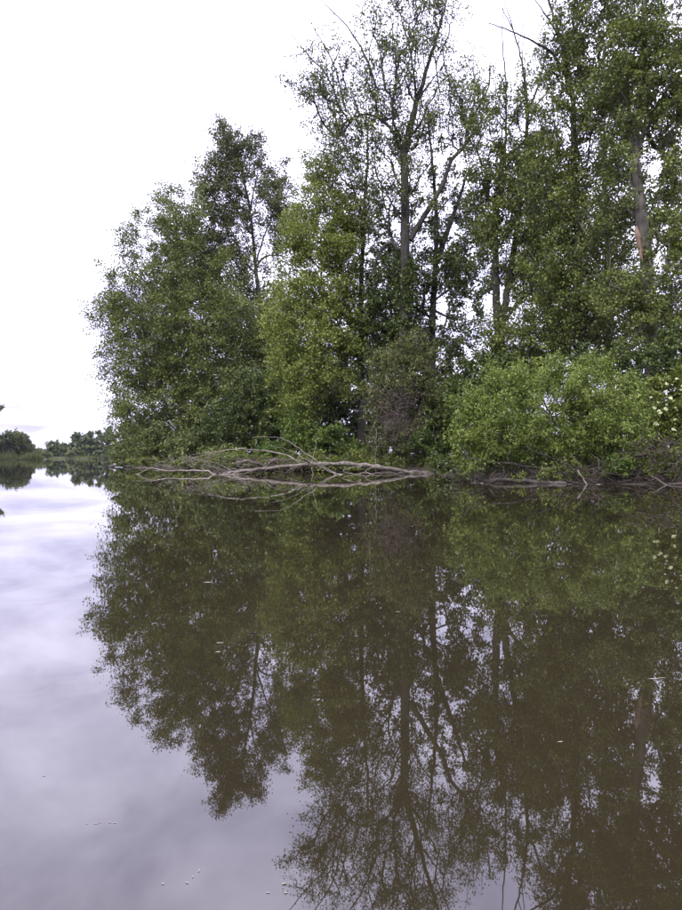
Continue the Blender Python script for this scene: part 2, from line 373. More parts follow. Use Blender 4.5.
plant('tall_tree', 'tall tree with narrow dark crown top rising behind the grey-green tree', 'tree', P(262, 460, 71) * [1, 1, 0] + [0, 0, .8],
      [([(264, 462, 71), (263, 360, 71), (256, 270, 71), (249, 205, 71), (238, 160, 71), (228, 128, 71)], .42, .05)],
      [(228, 148, 16, 25, 0, 2.5, 2.2), (221, 185, 28, 32, 0, 3, 1.6), (212, 238, 40, 42, 1, 4, 1), (240, 300, 36, 60, 1, 4, 1), (262, 180, 22, 40, 0, 3, .65), (286, 200, 14, 34, 0, 3, .5), (246, 150, 16, 24, 0, 2, .7), (276, 232, 15, 35, 0, 3, .8),
       (238, 235, 22, 40, 1, 3, .8), (170, 205, 18, 20, 0, 3, .7), (258, 385, 30, 45, -1, 4, 1.1), (275, 330, 25, 40, 0, 3, .8), (272, 375, 24, 55, -2, 3, 1), (274, 215, 20, 44, 0, 3, .65), (250, 160, 22, 26, 0, 2, .3)],
      71, 1150, (0.197, 0.140), (M['tall_dark'], M['bark_dark']), per=85, clump=1.20, seed=12, group=TREES, steep=1.1,
      limbs=[([(256, 268, 71), (262, 259, 71), (272, 255, 71), (286, 257, 71)], .16, .04), ([(249, 215, 71), (256, 180, 71), (262, 148, 71)], .12, .02), ([(256, 262, 71), (268, 225, 71), (280, 195, 71), (276, 165, 71)], .11, .02)])
plant('vine_draped_tree', 'tree draped in light yellow-green leaves on its left side, dark trunk bare to the right', 'tree', P(362, 462, 50) * [1, 1, 0] + [0, 0, .8],
      [([(362, 466, 50), (361, 380, 50), (361, 300, 50), (364, 215, 50), (367, 165, 50), (368, 128, 50)], .36, .06)],
      [(322, 262, 38, 66, -1, 3, 1.15), (303, 315, 34, 46, -1, 3, 1.1), (335, 198, 34, 44, 0, 3, 1), (324, 352, 36, 52, -1.5, 3, 1.15), (302, 388, 30, 40, -1.5, 2.5, 1), (345, 290, 16, 80, -1, 2, .9),
       (338, 152, 28, 30, 0, 2.5, .35), (285, 345, 20, 40, -.5, 2.5, .9), (365, 190, 16, 50, 0.8, 2, .6), (282, 310, 18, 50, .5, 2.5, .7), (345, 240, 24, 50, 0, 2, .9), (300, 232, 20, 44, 0, 2.5, .9), (314, 178, 18, 32, 0, 2, .6)],
      50, 1000, (0.150, 0.105), (M['vine'], M['bark_dark']), per=108, clump=0.98, seed=13, group=TREES, droop=.3, ragged=.22,
      limbs=[([(361, 330, 50), (345, 280, 49.5), (330, 240, 49.5)], .13, .03), ([(364, 220, 50), (350, 180, 50), (340, 150, 50)], .11, .02), ([(361, 395, 50), (352, 404, 49), (338, 395, 48.5)], .1, .03)])
CW = 46
plant('forked_poplar', 'tall sparse poplar forking above the fallen log, bare twigs fanning from its upper left', 'tree', P(404, 464, CW) * [1, 1, 0] + [0, 0, .8],
      [([(403, 470, CW), (403, 400, CW), (404, 330, CW), (405, 240, CW), (405, 190, CW), (404, 145, CW)], .47, .26),
       ([(404, 150, CW), (411, 125, CW), (417, 100, CW), (424, 78, CW), (433, 48, CW), (441, 22, CW), (449, -8, CW)], .26, .05)],
      [(328, 78, 38, 44, 0, 2.5, .6), (378, 60, 40, 60, 0, 3, .62), (420, 35, 38, 50, 0, 3, .6), (385, 112, 45, 42, 0, 3, .75), (392, 175, 42, 38, .5, 3, .6), (458, 95, 30, 55, 0, 3, .6),
       (352, 140, 32, 34, 0, 2.5, .75), (440, 20, 25, 35, 0, 3, .5), (385, 205, 25, 30, 0, 2.5, .45), (400, -25, 60, 30, 0, 3, .45), (306, 82, 12, 22, 0, 1.5, .4), (470, 120, 18, 35, 0, 2, .6), (425, 130, 40, 60, 1, 3, .4), (430, 210, 40, 30, 1, 2, .3), (330, 110, 30, 30, 0, 2, .5)],
      CW, 860, (0.138, 0.106), (M['poplar'], M['bark_dark']), per=71, clump=1.1, bare=.38, seed=14, group=TREES, steep=1.4, tip_r=.017, twig_k=6,
      limbs=[([(410, 240, CW), (424, 216, CW), (440, 190, CW), (452, 160, CW), (465, 145, CW), (470, 125, CW), (478, 108, CW), (488, 88, CW), (490, 62, CW)], .24, .04),
             ([(465, 145, CW), (482, 120, CW), (491, 104, CW)], .09, .03),
             ([(402, 152, CW), (392, 131, CW), (383, 121, CW), (366, 114, CW), (350, 120, CW), (338, 128, CW)], .15, .04),
             ([(401, 140, CW), (393, 120, CW), (392, 100, CW), (386, 91, CW), (375, 88, CW)], .13, .04),
             ([(398, 250, CW), (391, 243, CW), (383, 247, CW), (377, 258, CW), (372, 275, CW)], .14, .06),
             ([(350, 122, CW), (339, 106, CW), (328, 77, CW), (308, 55, CW), (279, 19, CW)], .085, .022),
             ([(346, 112, CW), (334, 65, CW), (318, 35, CW), (302, 6, CW)], .075, .022),
             ([(376, 88, CW), (366, 58, CW), (347, 26, CW), (321, 0, CW), (312, -14, CW)], .085, .022),
             ([(385, 91, CW), (380, 50, CW), (370, 29, CW), (357, 2, CW)], .07, .014),
             ([(393, 105, CW), (396, 70, CW), (393, 32, CW), (387, -6, CW)], .09, .02),
             ([(416, 100, CW), (414, 75, CW), (408, 42, CW), (402, 22, CW), (396, -4, CW)], .10, .02),
             ([(414, 72, CW), (416, 40, CW), (413, 8, CW)], .06, .015),
             ([(417, 102, CW), (428, 85, CW), (440, 70, CW), (448, 58, CW)], .08, .02)])
d3 = 49
plant('twin_stem_tree', 'slender dark tree standing just right of the forked poplar, its two upper stems leaning apart', 'tree', P(433, 464, d3) * [1, 1, 0] + [0, 0, .9],
      [([(432, 470, d3), (432, 400, d3), (432, 330, d3), (436, 250, d3), (436, 210, d3), (434, 180, d3), (430, 140, d3), (428, 108, d3)], .42, .05),
       ([(436, 262, d3), (446, 236, d3), (457, 205, d3), (467, 175, d3), (474, 165, d3), (484, 163, d3), (492, 168, d3)], .24, .03)],
      [(440, 180, 24, 45, 0, 2.5, .3), (472, 205, 20, 40, 0, 2.5, .32), (418, 268, 30, 28, -.5, 2.5, 1), (450, 272, 30, 18, -.5, 2.5, 1), (468, 320, 22, 30, 0, 2.5, .38), (392, 290, 26, 50, 0, 2.5, 1.1),
       (372, 335, 30, 48, 0, 2.5, 1.2), (415, 325, 28, 40, .5, 2.5, .8), (450, 345, 20, 25, 0, 2, .5), (388, 215, 20, 25, 0, 2, .4), (405, 300, 13, 55, -3.2, .4, .7), (470, 270, 22, 60, 1, 2, .4), (462, 370, 24, 26, 0, 2, .7), (440, 230, 30, 30, 1, 2, .35)],
      d3, 700, (0.171, 0.130), (M['ivy'], M['bark_dark']), per=66, clump=.75, seed=15, group=TREES, steep=.7,
      limbs=[([(437, 272, d3), (448, 262, d3), (462, 252, d3), (480, 245, d3)], .12, .02), ([(433, 310, d3), (455, 318, d3), (478, 308, d3)], .1, .02), ([(435, 300, d3), (455, 285, d3), (482, 275, d3)], .1, .02)])
dD = 42
plant('ivy_clad_tree', 'ivy-clad tree with two dark trunks right of the sky gap, bare twigs at its top', 'tree', P(500, 466, dD) * [1, 1, 0] + [0, 0, .9],
      [([(500, 472, dD), (499, 400, dD), (498, 335, dD), (495, 260, dD), (497, 200, dD), (502, 160, dD), (502, 148, dD)], .42, .12),
       ([(498.5, 350, dD), (503, 318, dD), (510, 275, dD), (518, 220, dD), (525, 150, dD), (527, 112, dD), (524, 75, dD), (515, 35, dD), (504, 0, dD)], .28, .02)],
      [(488, 120, 26, 46, 0, 2.5, .42), (512, 185, 28, 55, 0, 2.5, .75), (490, 235, 14, 30, 0, 1.5, .9), (520, 265, 30, 45, 0, 2.5, .8), (500, 345, 16, 40, 0, 1.5, 1), (535, 135, 24, 40, 0, 2.5, .5),
       (525, 75, 22, 35, 0, 2.5, .13), (540, 210, 25, 40, 1, 2.5, .7), (486, 175, 20, 25, 0, 2, .6), (508, 110, 16, 30, 0, 2, .4)],
      dD, 640, (0.136, 0.101), (M['poplar'], M['bark_dark']), per=96, clump=0.86, bare=.25, seed=16, group=TREES, steep=1.3, tip_r=.015,
      limbs=[([(502, 152, dD), (494, 143, dD), (485, 138, dD)], .1, .03), ([(503, 160, dD), (514, 150, dD), (524, 142, dD)], .1, .03), ([(526, 118, dD), (538, 85, dD), (545, 60, dD), (556, 38, dD)], .1, .02),
             ([(526, 100, dD), (522, 60, dD), (526, 20, dD), (530, -5, dD)], .05, .012), ([(518, 45, dD), (524, 20, dD), (527, -6, dD)], .04, .01), ([(513, 30, dD), (500, 5, dD), (494, -10, dD)], .04, .01), ([(505, 160, dD), (506, 90, dD), (502, 40, dD), (503, 5, dD)], .085, .022),
             ([(528, 125, dD), (536, 105, dD), (547, 92, dD), (556, 70, dD)], .08, .02)])
dE = 37
plant('dense_poplar', 'dense poplar behind the round willow bush, one bare bough arching left from its upper trunk', 'tree', P(582, 466, dE) * [1, 1, 0] + [0, 0, .9],
      [([(584, 474, dE), (583, 400, dE), (580, 300, dE), (576, 200, dE), (572, 100, dE), (566, 62, dE), (560, 38, dE), (552, 12, dE), (546, -12, dE)], .40, .05)],
      [(572, 50, 32, 55, 0, 2.5, .8), (592, 125, 42, 58, 0, 2.8, 1), (562, 190, 42, 48, 0, 2.5, .85), (588, 245, 46, 45, 0, 2.5, .95), (558, 292, 46, 42, -.5, 2.5, .95), (600, 322, 42, 36, 0, 2.5, .8),
       (545, 340, 38, 26, 0, 2.2, .9), (602, 20, 38, 50, 0, 2.5, .8), (590, -40, 45, 40, 0, 2.5, .8), (550, 110, 20, 35, 0, 2, .4), (612, 170, 22, 35, 1.5, 2, .6), (560, 250, 40, 90, 2, 2, .45), (605, 280, 40, 80, 2, 2, .5)],
      dE, 1120, (0.133, 0.101), (M['poplar'], M['bark_dark']), per=92, clump=0.78, bare=.15, seed=17, group=TREES, steep=1.3, tip_r=.013,
      limbs=[([(572, 92, dE), (556, 58, dE - .5), (542, 47, dE - .8), (528, 39, dE - 1), (505, 29, dE - 1), (488, 23, dE - 1)], .10, .022), ([(567, 66, dE), (571, 40, dE), (574, 8, dE), (577, -12, dE)], .1, .03), ([(563, 48, dE), (554, 28, dE), (540, 8, dE), (530, -12, dE)], .07, .02),
             ([(578, 250, dE), (600, 215, dE), (618, 180, dE)], .12, .03), ([(574, 140, dE), (592, 95, dE), (604, 50, dE)], .11, .03), ([(577, 290, dE), (556, 262, dE - .6), (548, 250, dE - .6)], .1, .04)])
dF = 32
rootF, _, rngF = plant('wounded_poplar', 'thick pale-barked poplar at the right edge with an orange bark wound on its trunk', 'tree', P(652, 466, dF) * [1, 1, 0] + [0, 0, .9],
      [([(656, 476, dF), (654, 400, dF), (650, 320, dF), (645, 250, dF), (639, 195, dF), (634, 152, dF), (637, 110, dF), (643, 50, dF), (645, -40, dF)], .50, .09)],
      [(652, 45, 48, 58, 1.2, 2.2, 1), (672, 112, 36, 55, 1, 2.2, 1), (620, 85, 32, 58, 1, 2.2, 1), (668, 195, 32, 55, 1.0, 2, .8), (612, 215, 30, 46, 1.2, 2, .9), (664, 292, 36, 34, 1.0, 2, .7),
       (622, 290, 28, 36, .6, 2, .9), (684, 335, 26, 36, 1, 2, .9), (645, -55, 60, 55, .5, 2.5, .9), (652, 130, 26, 22, -.6, 1, .6), (700, 60, 40, 80, .5, 2.5, .8), (705, 230, 35, 80, .8, 2.2, .8), (648, 335, 30, 22, -.5, 1, .7), (662, 180, 12, 22, -.7, .6, .5), (640, 300, 40, 40, -.9, .8, .9), (668, 255, 26, 40, -.8, .8, .9), (640, 190, 10, 14, -.9, .4, .25), (620, 150, 20, 40, -.5, 1, .8), (660, 80, 40, 40, -.8, 1, .8), (642, 30, 26, 50, -.9, .6, 1)],
      dF, 950, (0.121, 0.094), (M['poplar'], M['bark_pale']), per=99, clump=0.71, bare=.15, seed=18, group=TREES, steep=1.2, tip_r=.012,
      limbs=[([(636, 130, dF), (622, 95, dF + .5), (612, 60, dF + .8)], .14, .03), ([(634, 155, dF), (650, 120, dF + .4), (668, 85, dF + .8)], .16, .04), ([(649, 310, dF), (630, 296, dF - .8), (610, 285, dF - .9)], .10, .03), ([(651, 335, dF), (634, 322, dF - .9), (612, 305, dF - 1)], .09, .03), ([(642, 225, dF), (622, 205, dF + .5), (600, 190, dF + .6)], .10, .03)])
plant('background_tree', 'leafy tree filling the background between the dense poplar and the thick trunk', 'tree', P(610, 464, 46) * [1, 1, 0] + [0, 0, 1],
      [([(612, 466, 46), (610, 350, 46), (606, 220, 46), (604, 110, 46)], .35, .06)],
      [(550, 320, 40, 60, 0, 3, 1), (600, 330, 50, 60, 0, 3, 1), (655, 330, 45, 60, 0, 3, 1), (560, 220, 36, 60, 0, 3, .7), (610, 210, 40, 60, 0, 3, .8), (665, 220, 40, 70, 0, 3, .8), (630, 120, 50, 60, 0, 3, .6), (530, 380, 30, 40, 0, 3, .9), (690, 130, 30, 70, 0, 3, .6)],
      46, 460, (.23, .17), (M['poplar'], M['bark_dark']), per=62, clump=1.0, seed=19, group=TREES)
plant('background_tree', 'dim leafy tree filling the background between the vine-draped tree and the twin-stem tree', 'tree', P(395, 462, 60) * [1, 1, 0] + [0, 0, 1],
      [([(396, 464, 60), (394, 380, 60), (390, 290, 60), (388, 240, 60)], .3, .06)],
      [(300, 380, 40, 60, 0, 3, .9), (385, 270, 26, 40, 0, 3, .7), (380, 340, 36, 50, 0, 3, 1), (420, 350, 34, 46, 0, 3, 1), (340, 400, 44, 46, 0, 3, 1), (440, 405, 36, 40, 0, 3, 1), (478, 410, 26, 40, -3, 3, .9), (462, 300, 24, 60, 0, 2, .6), (468, 215, 22, 50, 0, 2, .45), (425, 200, 26, 40, 0, 2, .35), (530, 180, 26, 70, -4, 3, .5)],
      60, 520, (.30, .22), (M['ivy'], M['bark_dark']), per=60, clump=1.1, seed=20, group=TREES)
plant('background_tree', 'dim leafy tree seen only through gaps in the broad grey-green tree', 'tree', P(180, 462, 80) * [1, 1, 0] + [0, 0, .6],
      [([(182, 464, 80), (180, 380, 80), (178, 290, 80)], .3, .06)],
      [(150, 330, 36, 60, 0, 3, 1), (200, 330, 40, 80, 0, 3, 1), (150, 410, 34, 40, 0, 3, 1), (215, 410, 40, 40, 0, 3, 1), (262, 370, 26, 70, -4, 3, 1), (190, 270, 30, 40, 0, 3, .6)],
      80, 330, (.38, .27), (M['ivy'], M['bark_dark']), per=55, clump=1.5, seed=36, group=TREES)
# the torn strip of bare orange wood on that trunk
wl = np.array([P(636.5, 226, dF - .36), P(637.5, 236, dF - .40), P(640, 250, dF - .43), P(642, 262, dF - .46)])
sl = smooth_line(wl, .12, rngF, .012); tb = Tubes(); tb.add(sl, np.interp(np.linspace(0, 1, len(sl)), [0, .25, .7, 1], [.04, .13, .11, .03]), 8, .15, rngF)
o = tb.build('bark_wound', M['wound'], rootF, np.array(rootF.location)); o['label'] = 'orange strip of bare torn wood'

# ------------------------------------------------------------------ shrubs
def stems_fan(px, py, d, n, spread, h, rng, r=.05):
    out = []
    for k in range(n):
        a = rng.uniform(-1, 1); e = rng.uniform(.6, 1)
        out.append(([(px + a * 4, py, d), (px + a * spread * .5, py - h * .5 * e, d + rng.uniform(-.4, .4)), (px + a * spread, py - h * e, d + rng.uniform(-.8, .8))], r, .012))
    return out
rs = np.random.default_rng(77)
plant('sallow_shrub', 'low olive-grey shrub on the left tip of the bank, touching the water', 'shrub', P(150, 465, 64) * [1, 1, 0] + [0, 0, .3],
      stems_fan(150, 466, 64, 7, 32, 26, rs), [(130, 449, 20, 16, 0, 2, 1), (162, 446, 32, 18, -3, 2.2, 1), (195, 451, 24, 15, -8.5, 1.6, 1), (118, 454, 10, 10, 2, 1.5, .8), (150, 459, 34, 8, -3, 1.2, 1), (222, 457, 22, 10, -12.5, 1.2, .9)], 64, 330, (0.264, 0.121), (M['sallow'], M['twig']), per=82, clump=.75, seed=21, group=SHRUBS, crown_name='foliage', trunk_name='stem', stem_sides=5, steep=.5)
plant('dark_ivy_shrub', 'dark green ivy-covered shrub behind the left branches of the fallen log', 'shrub', P(245, 462, 54) * [1, 1, 0] + [0, 0, .6],
      stems_fan(245, 464, 54, 7, 40, 50, rs), [(225, 432, 28, 26, 0, 2, 1), (262, 420, 32, 36, .5, 2.2, 1.1), (245, 395, 30, 28, 1.5, 2, .9), (280, 405, 24, 36, 0, 2, 1)], 54, 380, (0.187, 0.132), (M['ivy'], M['bark_dark']), per=85, clump=.7, seed=22, group=SHRUBS, crown_name='foliage', trunk_name='stem', stem_sides=5, steep=.5)
plant('bramble_thicket', 'bright green bramble and nettle clump on the bank above the log middle', 'shrub', P(310, 462, 47) * [1, 1, 0] + [0, 0, .5],
      stems_fan(312, 463, 47, 8, 34, 24, rs, .03), [(300, 444, 22, 15, 0, 1.4, 1), (330, 442, 22, 17, 0, 1.4, 1), (275, 452, 16, 9, .8, 1.2, 1), (350, 450, 12, 10, 0, 1.2, .8), (300, 425, 18, 16, .8, 1.4, .9)], 46.5, 200, (.17, .10), (M['nettle'], M['twig']), per=95, clump=.55, seed=23, group=SHRUBS, crown_name='foliage', trunk_name='stem', stem_sides=5, steep=.5)
rootO, _, rngO = plant('olive_shrub', 'tall brownish-olive shrub behind the log with a pinkish tangle of dead twigs in it', 'shrub', P(402, 464, 42.5) * [1, 1, 0] + [0, 0, .5],
      stems_fan(402, 466, 42.5, 8, 30, 90, rs, .06), [(402, 372, 34, 30, 0, 1.8, 1), (415, 350, 24, 16, 0, 1.5, .9), (378, 398, 18, 34, 0, 1.4, .9), (430, 400, 22, 36, .2, 1.5, .8), (400, 440, 34, 22, 0, 1.3, 1), (400, 405, 30, 25, .8, 1, .8)], 42.5, 620, (0.156, 0.078), (M['olive'], M['twig']), per=52, clump=.6, seed=24, group=SHRUBS, crown_name='foliage', trunk_name='stem', stem_sides=5, steep=.5, droop=.25)
tb = Tubes(); c0 = P(395, 412, 40.9); q = c0 + rngO.normal(0, 1, (520, 3)) * np.array([.75, .35, 1.0])
e = q + unit(rngO.normal(size=(520, 3)) * [1, .7, .8] + [0, 0, -.6]) * rngO.uniform(.15, .8, (520, 1)); e[:, 2] = np.maximum(e[:, 2], .4)
tb.prisms(q, e, .012, .005)
o = tb.build('dead_twigs', M['twig_pink'], rootO, np.array(rootO.location)); o['label'] = 'pinkish brown tangle of dead twigs'; o['kind'] = 'stuff'
plant('shade_shrub', 'dark green leafy shrub low between the log end and the round willow bush', 'shrub', P(432, 466, 41) * [1, 1, 0] + [0, 0, .5],
      stems_fan(432, 466, 41, 6, 22, 40, rs), [(428, 446, 22, 16, 0, 1.4, 1), (447, 420, 20, 28, .5, 1.4, 1), (448, 450, 14, 14, 0, 1.2, 1), (446, 466, 16, 8, -2.6, .9, 1.2), (450, 469, 12, 9, -7, 1, 1.4), (455, 474, 10, 7, -11, .8, 1.2)], 41, 200, (.16, .11), (M['ivy'], M['bark_dark']), per=95, clump=.55, seed=25, group=SHRUBS, crown_name='foliage', trunk_name='stem', stem_sides=5, steep=.5)
plant('background_shrub', 'dark shrub in the sky gap behind the top left of the round willow bush', 'shrub', P(480, 462, 40) * [1, 1, 0] + [0, 0, .9],
      stems_fan(480, 462, 40, 6, 26, 90, rs), [(475, 392, 26, 26, 0, 1.6, 1), (495, 372, 26, 20, 0, 1.6, 1), (455, 400, 14, 20, 0, 1.4, 1), (530, 370, 26, 20, 0, 1.6, 1)], 39, 190, (.16, .11), (M['ivy'], M['bark_dark']), per=85, clump=.6, seed=26, group=SHRUBS, crown_name='foliage', trunk_name='stem', stem_sides=5, steep=.5)
plant('holly_like_shrub', 'dark glossy shrub between the round willow bush and the thick trunk', 'shrub', P(640, 462, 29) * [1, 1, 0] + [0, 0, .8],
      stems_fan(640, 464, 29, 6, 34, 90, rs), [(610, 365, 34, 20, .8, 1.2, .9), (650, 372, 30, 24, 0, 1.2, 1), (672, 350, 26, 20, .5, 1.2, 1), (640, 405, 26, 24, .4, 1, 1), (690, 380, 26, 30, .5, 1.2, 1)], 29.5, 300, (0.122, 0.090), (M['ivy'], M['bark_dark']), per=72, clump=.42, seed=27, group=SHRUBS, crown_name='foliage', trunk_name='stem', stem_sides=5, steep=.5)
plant('round_willow_bush', 'large round yellow-green willow bush leaning over the water at right', 'bush', P(592, 478, 25.6) * [1, 1, 0] + [0, 0, .3],
      [([(600, 478, 25.8), (585, 458, 25.6), (568, 438, 25.5), (548, 410, 25.4), (538, 390, 25.4)], .09, .02), ([(606, 478, 25.8), (612, 450, 25.9), (608, 415, 26), (600, 385, 26)], .08, .02),
       ([(596, 480, 25.6), (570, 466, 25.2), (535, 452, 25), (505, 436, 25), (482, 425, 25.1)], .09, .02), ([(598, 478, 25.7), (570, 470, 25.1), (530, 466, 24.9), (495, 462, 24.8), (468, 458, 24.9)], .07, .02), ([(604, 478, 25.7), (625, 455, 25.6), (640, 425, 25.7)], .07, .02), ([(592, 478, 26), (560, 440, 26.6), (510, 400, 26.8), (500, 385, 26.8)], .08, .02)],
      [(550, 420, 78, 44, .2, 1.7, 1), (500, 428, 42, 42, .2, 1.6, 1), (600, 415, 42, 44, .2, 1.5, 1), (545, 382, 58, 20, .3, 1.5, .9), (478, 452, 26, 22, 0, 1.3, 1), (476, 422, 16, 22, .3, 1.2, .7), (575, 375, 36, 12, .3, 1.2, .7), (625, 430, 24, 30, 0, 1.2, .9), (465, 460, 10, 14, 0, .8, .6), (518, 374, 5, 12, .2, .4, 3), (556, 367, 6, 10, .3, .5, 3), (495, 382, 6, 13, .2, .4, 3), (602, 368, 6, 13, .2, .5, 3), (474, 405, 7, 12, .2, .4, 3), (632, 392, 7, 14, .1, .4, 3), (580, 366, 5, 9, 0, .4, 3), (462, 440, 6, 12, 0, .4, 3)],
      25.5, 620, (0.138, 0.040), (M['willow'], M['bark_dark']), per=92, clump=0.52, seed=28, group=SHRUBS, ragged=.3, crown_name='foliage', trunk_name='stem', stem_sides=6, steep=.4, droop=.2, tip_r=.007, max_r=.03, axis_bias=(0, 0, -.5))
rootE, cenE, rngE = plant('flowering_elder', 'elder shrub with pale cream-green flower heads at the right edge', 'shrub', P(676, 470, 26) * [1, 1, 0] + [0, 0, .6],
      stems_fan(676, 472, 26, 6, 20, 80, rs, .04), [(674, 402, 22, 28, 0, 1, 1), (664, 430, 14, 22, 0, .9, .9), (700, 415, 26, 40, 0, 1, 1), (680, 380, 16, 16, 0, .8, .8)], 26, 190, (.125, .07), (M['elder'], M['twig']), per=85, clump=.4, seed=29, group=SHRUBS, crown_name='foliage', trunk_name='stem', stem_sides=5, steep=.5)
flo = [(668, 383), (676, 378), (664, 392), (672, 397), (681, 392), (659, 402), (668, 409), (677, 407), (662, 414), (655, 408), (684, 402), (671, 388), (680, 384), (666, 402), (676, 418), (660, 424), (690, 395), (652, 398), (684, 412), (673, 430)]
for k, (fx, fy) in enumerate(flo):
    c = P(fx + rngE.normal(0, 1.5), fy + rngE.normal(0, 1.5), 24.95 + rngE.uniform(-.1, .2)); R0 = rngE.uniform(.03, .085)
    a = np.linspace(0, 2 * math.pi, 13)[:-1]; rr = np.array([.15, .55, .9, 1.1])[:, None] * R0 * (1 + rngE.normal(0, .30, (4, 12)).clip(-.7, .7))
    tilt = rngE.uniform(.5, 1.1); up = np.array([rngE.normal(0, .25), -math.sin(tilt), math.cos(tilt)]); e1 = unit(np.cross(up, [0, 1., .1])); e2 = np.cross(up, e1); up = unit(up)
    lift = np.array([.30, .25, .10, -.12])[:, None] * R0 + rngE.normal(0, .2 * R0, (4, 12))
    v = (c + e1 * (rr * np.cos(a))[..., None] + e2 * (rr * np.sin(a))[..., None] + up * lift[..., None]).reshape(-1, 3)
    f = [[r * 12 + q, r * 12 + (q + 1) % 12, r * 12 + 12 + (q + 1) % 12, r * 12 + 12 + q] for r in range(3) for q in range(12)]
    mesh_obj('flower_head', v, f, M['petal'], rootE, np.array(rootE.location), var=rngE.uniform(0, 1, len(v)))
plant('waterside_weed', 'small fresh green plant at the water edge under the round willow bush', 'plant', P(620, 482, 24.3) * [1, 1, 0] + [0, 0, .15],
      stems_fan(620, 483, 24.2, 7, 14, 22, rs, .012), [(620, 468, 13, 11, -.1, .4, 1), (614, 473, 8, 8, -.1, .3, .6)], 24.2, 60, (.11, .045), (M['nettle'], M['twig']), per=42, clump=.2, seed=30, crown_name='foliage', trunk_name='stem', stem_sides=5, steep=.5, tip_r=.004, axis_bias=(0, 0, .5))

plant('undergrowth', 'dark undergrowth in deep shade behind the dark trunk of the vine-draped tree', 'shrub', P(350, 462, 55) * [1, 1, 0] + [0, 0, .8],
      stems_fan(350, 464, 55, 8, 45, 60, rs), [(330, 430, 40, 34, 0, 2.5, 1), (375, 430, 40, 36, 0, 2.5, 1), (350, 395, 40, 26, 0, 2.5, .9), (410, 425, 34, 34, -1, 2.5, 1)], 55, 330, (.20, .14), (M['ivy'], M['bark_dark']), per=95, clump=.8, seed=31, group=SHRUBS, crown_name='foliage', trunk_name='stem', stem_sides=5, steep=.5)
plant('undergrowth', 'dark undergrowth below the trunks behind the sallow shrub', 'shrub', P(200, 462, 70) * [1, 1, 0] + [0, 0, .8],
      stems_fan(200, 464, 70, 8, 60, 50, rs), [(160, 440, 40, 26, 0, 3, 1), (215, 440, 40, 28, 0, 3, 1), (265, 435, 34, 34, -3, 3, 1)], 70, 260, (.24, .17), (M['ivy'], M['bark_dark']), per=90, clump=.95, seed=32, group=SHRUBS, crown_name='foliage', trunk_name='stem', stem_sides=5, steep=.5)
plant('undergrowth', 'trailing dark leaves hanging to the waterline behind the fallen tree', 'shrub', P(330, 468, 43) * [1, 1, 0] + [0, 0, .3],
      stems_fan(330, 470, 44, 10, 100, 14, rs, .02), [(230, 462, 34, 8, 4, 1, 1), (285, 463, 34, 8, 1.6, 1, 1), (340, 465, 34, 8, -.4, .9, 1), (390, 465, 34, 9, -1.8, .8, 1), (432, 466, 22, 9, -2.6, .7, 1), (250, 460, 30, 9, 3, 1, 1), (150, 464, 26, 6, 12, 1.2, 1), (190, 464, 26, 7, 8, 1.2, 1), (125, 465, 14, 5, 18, 1.2, .8), (310, 460, 30, 9, .6, 1, 1), (365, 461, 30, 9, -1, .9, 1)], 44, 560, (.15, .085), (M['elder'], M['twig']), per=70, clump=.5, seed=33, group=SHRUBS, crown_name='foliage', trunk_name='stem', stem_sides=4, steep=.3, droop=.3)
plant('undergrowth', 'dark undergrowth behind the stems of the round willow bush', 'shrub', P(570, 468, 30) * [1, 1, 0] + [0, 0, .6],
      stems_fan(570, 470, 30, 8, 70, 60, rs), [(520, 440, 40, 32, 0, 1.4, 1), (580, 435, 40, 36, 0, 1.4, 1), (640, 435, 36, 36, -.5, 1.2, 1), (690, 440, 30, 34, -.8, 1, 1), (500, 455, 40, 24, -1, 1, 1), (570, 460, 50, 20, -1.5, 1, 1)], 30, 560, (.13, .09), (M['ivy'], M['bark_dark']), per=70, clump=.5, seed=34, group=SHRUBS, crown_name='foliage', trunk_name='stem', stem_sides=5, steep=.5)

plant('undergrowth', 'ragged leaves trailing over the dead twigs on the bank at the right edge', 'shrub', P(655, 478, 24.6) * [1, 1, 0] + [0, 0, .2],
      stems_fan(655, 480, 24.6, 9, 34, 26, rs, .012), [(640, 455, 18, 14, 0, .5, 1), (672, 458, 20, 14, 0, .5, 1), (652, 472, 26, 8, -.2, .4, .7), (575, 470, 20, 9, 0, .5, .6), (545, 472, 26, 7, -.2, .4, .6), (690, 465, 14, 16, 0, .5, 1)], 24.5, 110, (.10, .05), (M['elder'], M['twig']), per=45, clump=.32, seed=35, group=SHRUBS, crown_name='foliage', trunk_name='stem', stem_sides=4, steep=.3, droop=.3, tip_r=.006)

# ------------------------------------------------------------------ far trees
FAR = 'trees on the far shore'
def far_tree(name, label, px, base_y, d, blobs, seed, mat, n, group, leaf=(.95, .7), per=60, clump=1.5):
    h = min(b[1] - b[3] * .4 for b in blobs); x0 = min(b[0] - b[2] for b in blobs); x1 = max(b[0] + b[2] for b in blobs)
    blobs = blobs + [((x0 + x1) / 2, base_y - 3, (x1 - x0) * .42, 3.2, -1, 2, 1.6)]
    return plant(name, label, 'tree', P(px, base_y, d) * [1, 1, 0] + [0, 0, .6], [([(px, base_y + 1, d), (px + .5, (base_y + h) / 2, d), (px, h, d)], .3, .06)], blobs, d, n, leaf, (M[mat], M['bark_dark']), per=per, clump=clump, seed=seed, group=group, tip_r=.03)
far_tree('far_tree', 'round dark tree alone left of centre on the far shore', 52, 457.5, 296, [(50, 450, 7, 6.5, 0, 3, 1), (56, 449, 6, 6.5, 0, 3, 1)], 41, 'far', 60, FAR)
far_tree('far_tree', 'low dark tree touching the right side of the round far-shore tree', 65, 457.5, 298, [(63, 450.5, 6, 6, 0, 3, 1), (68, 450, 4, 5.5, 0, 3, 1)], 42, 'far', 50, FAR)
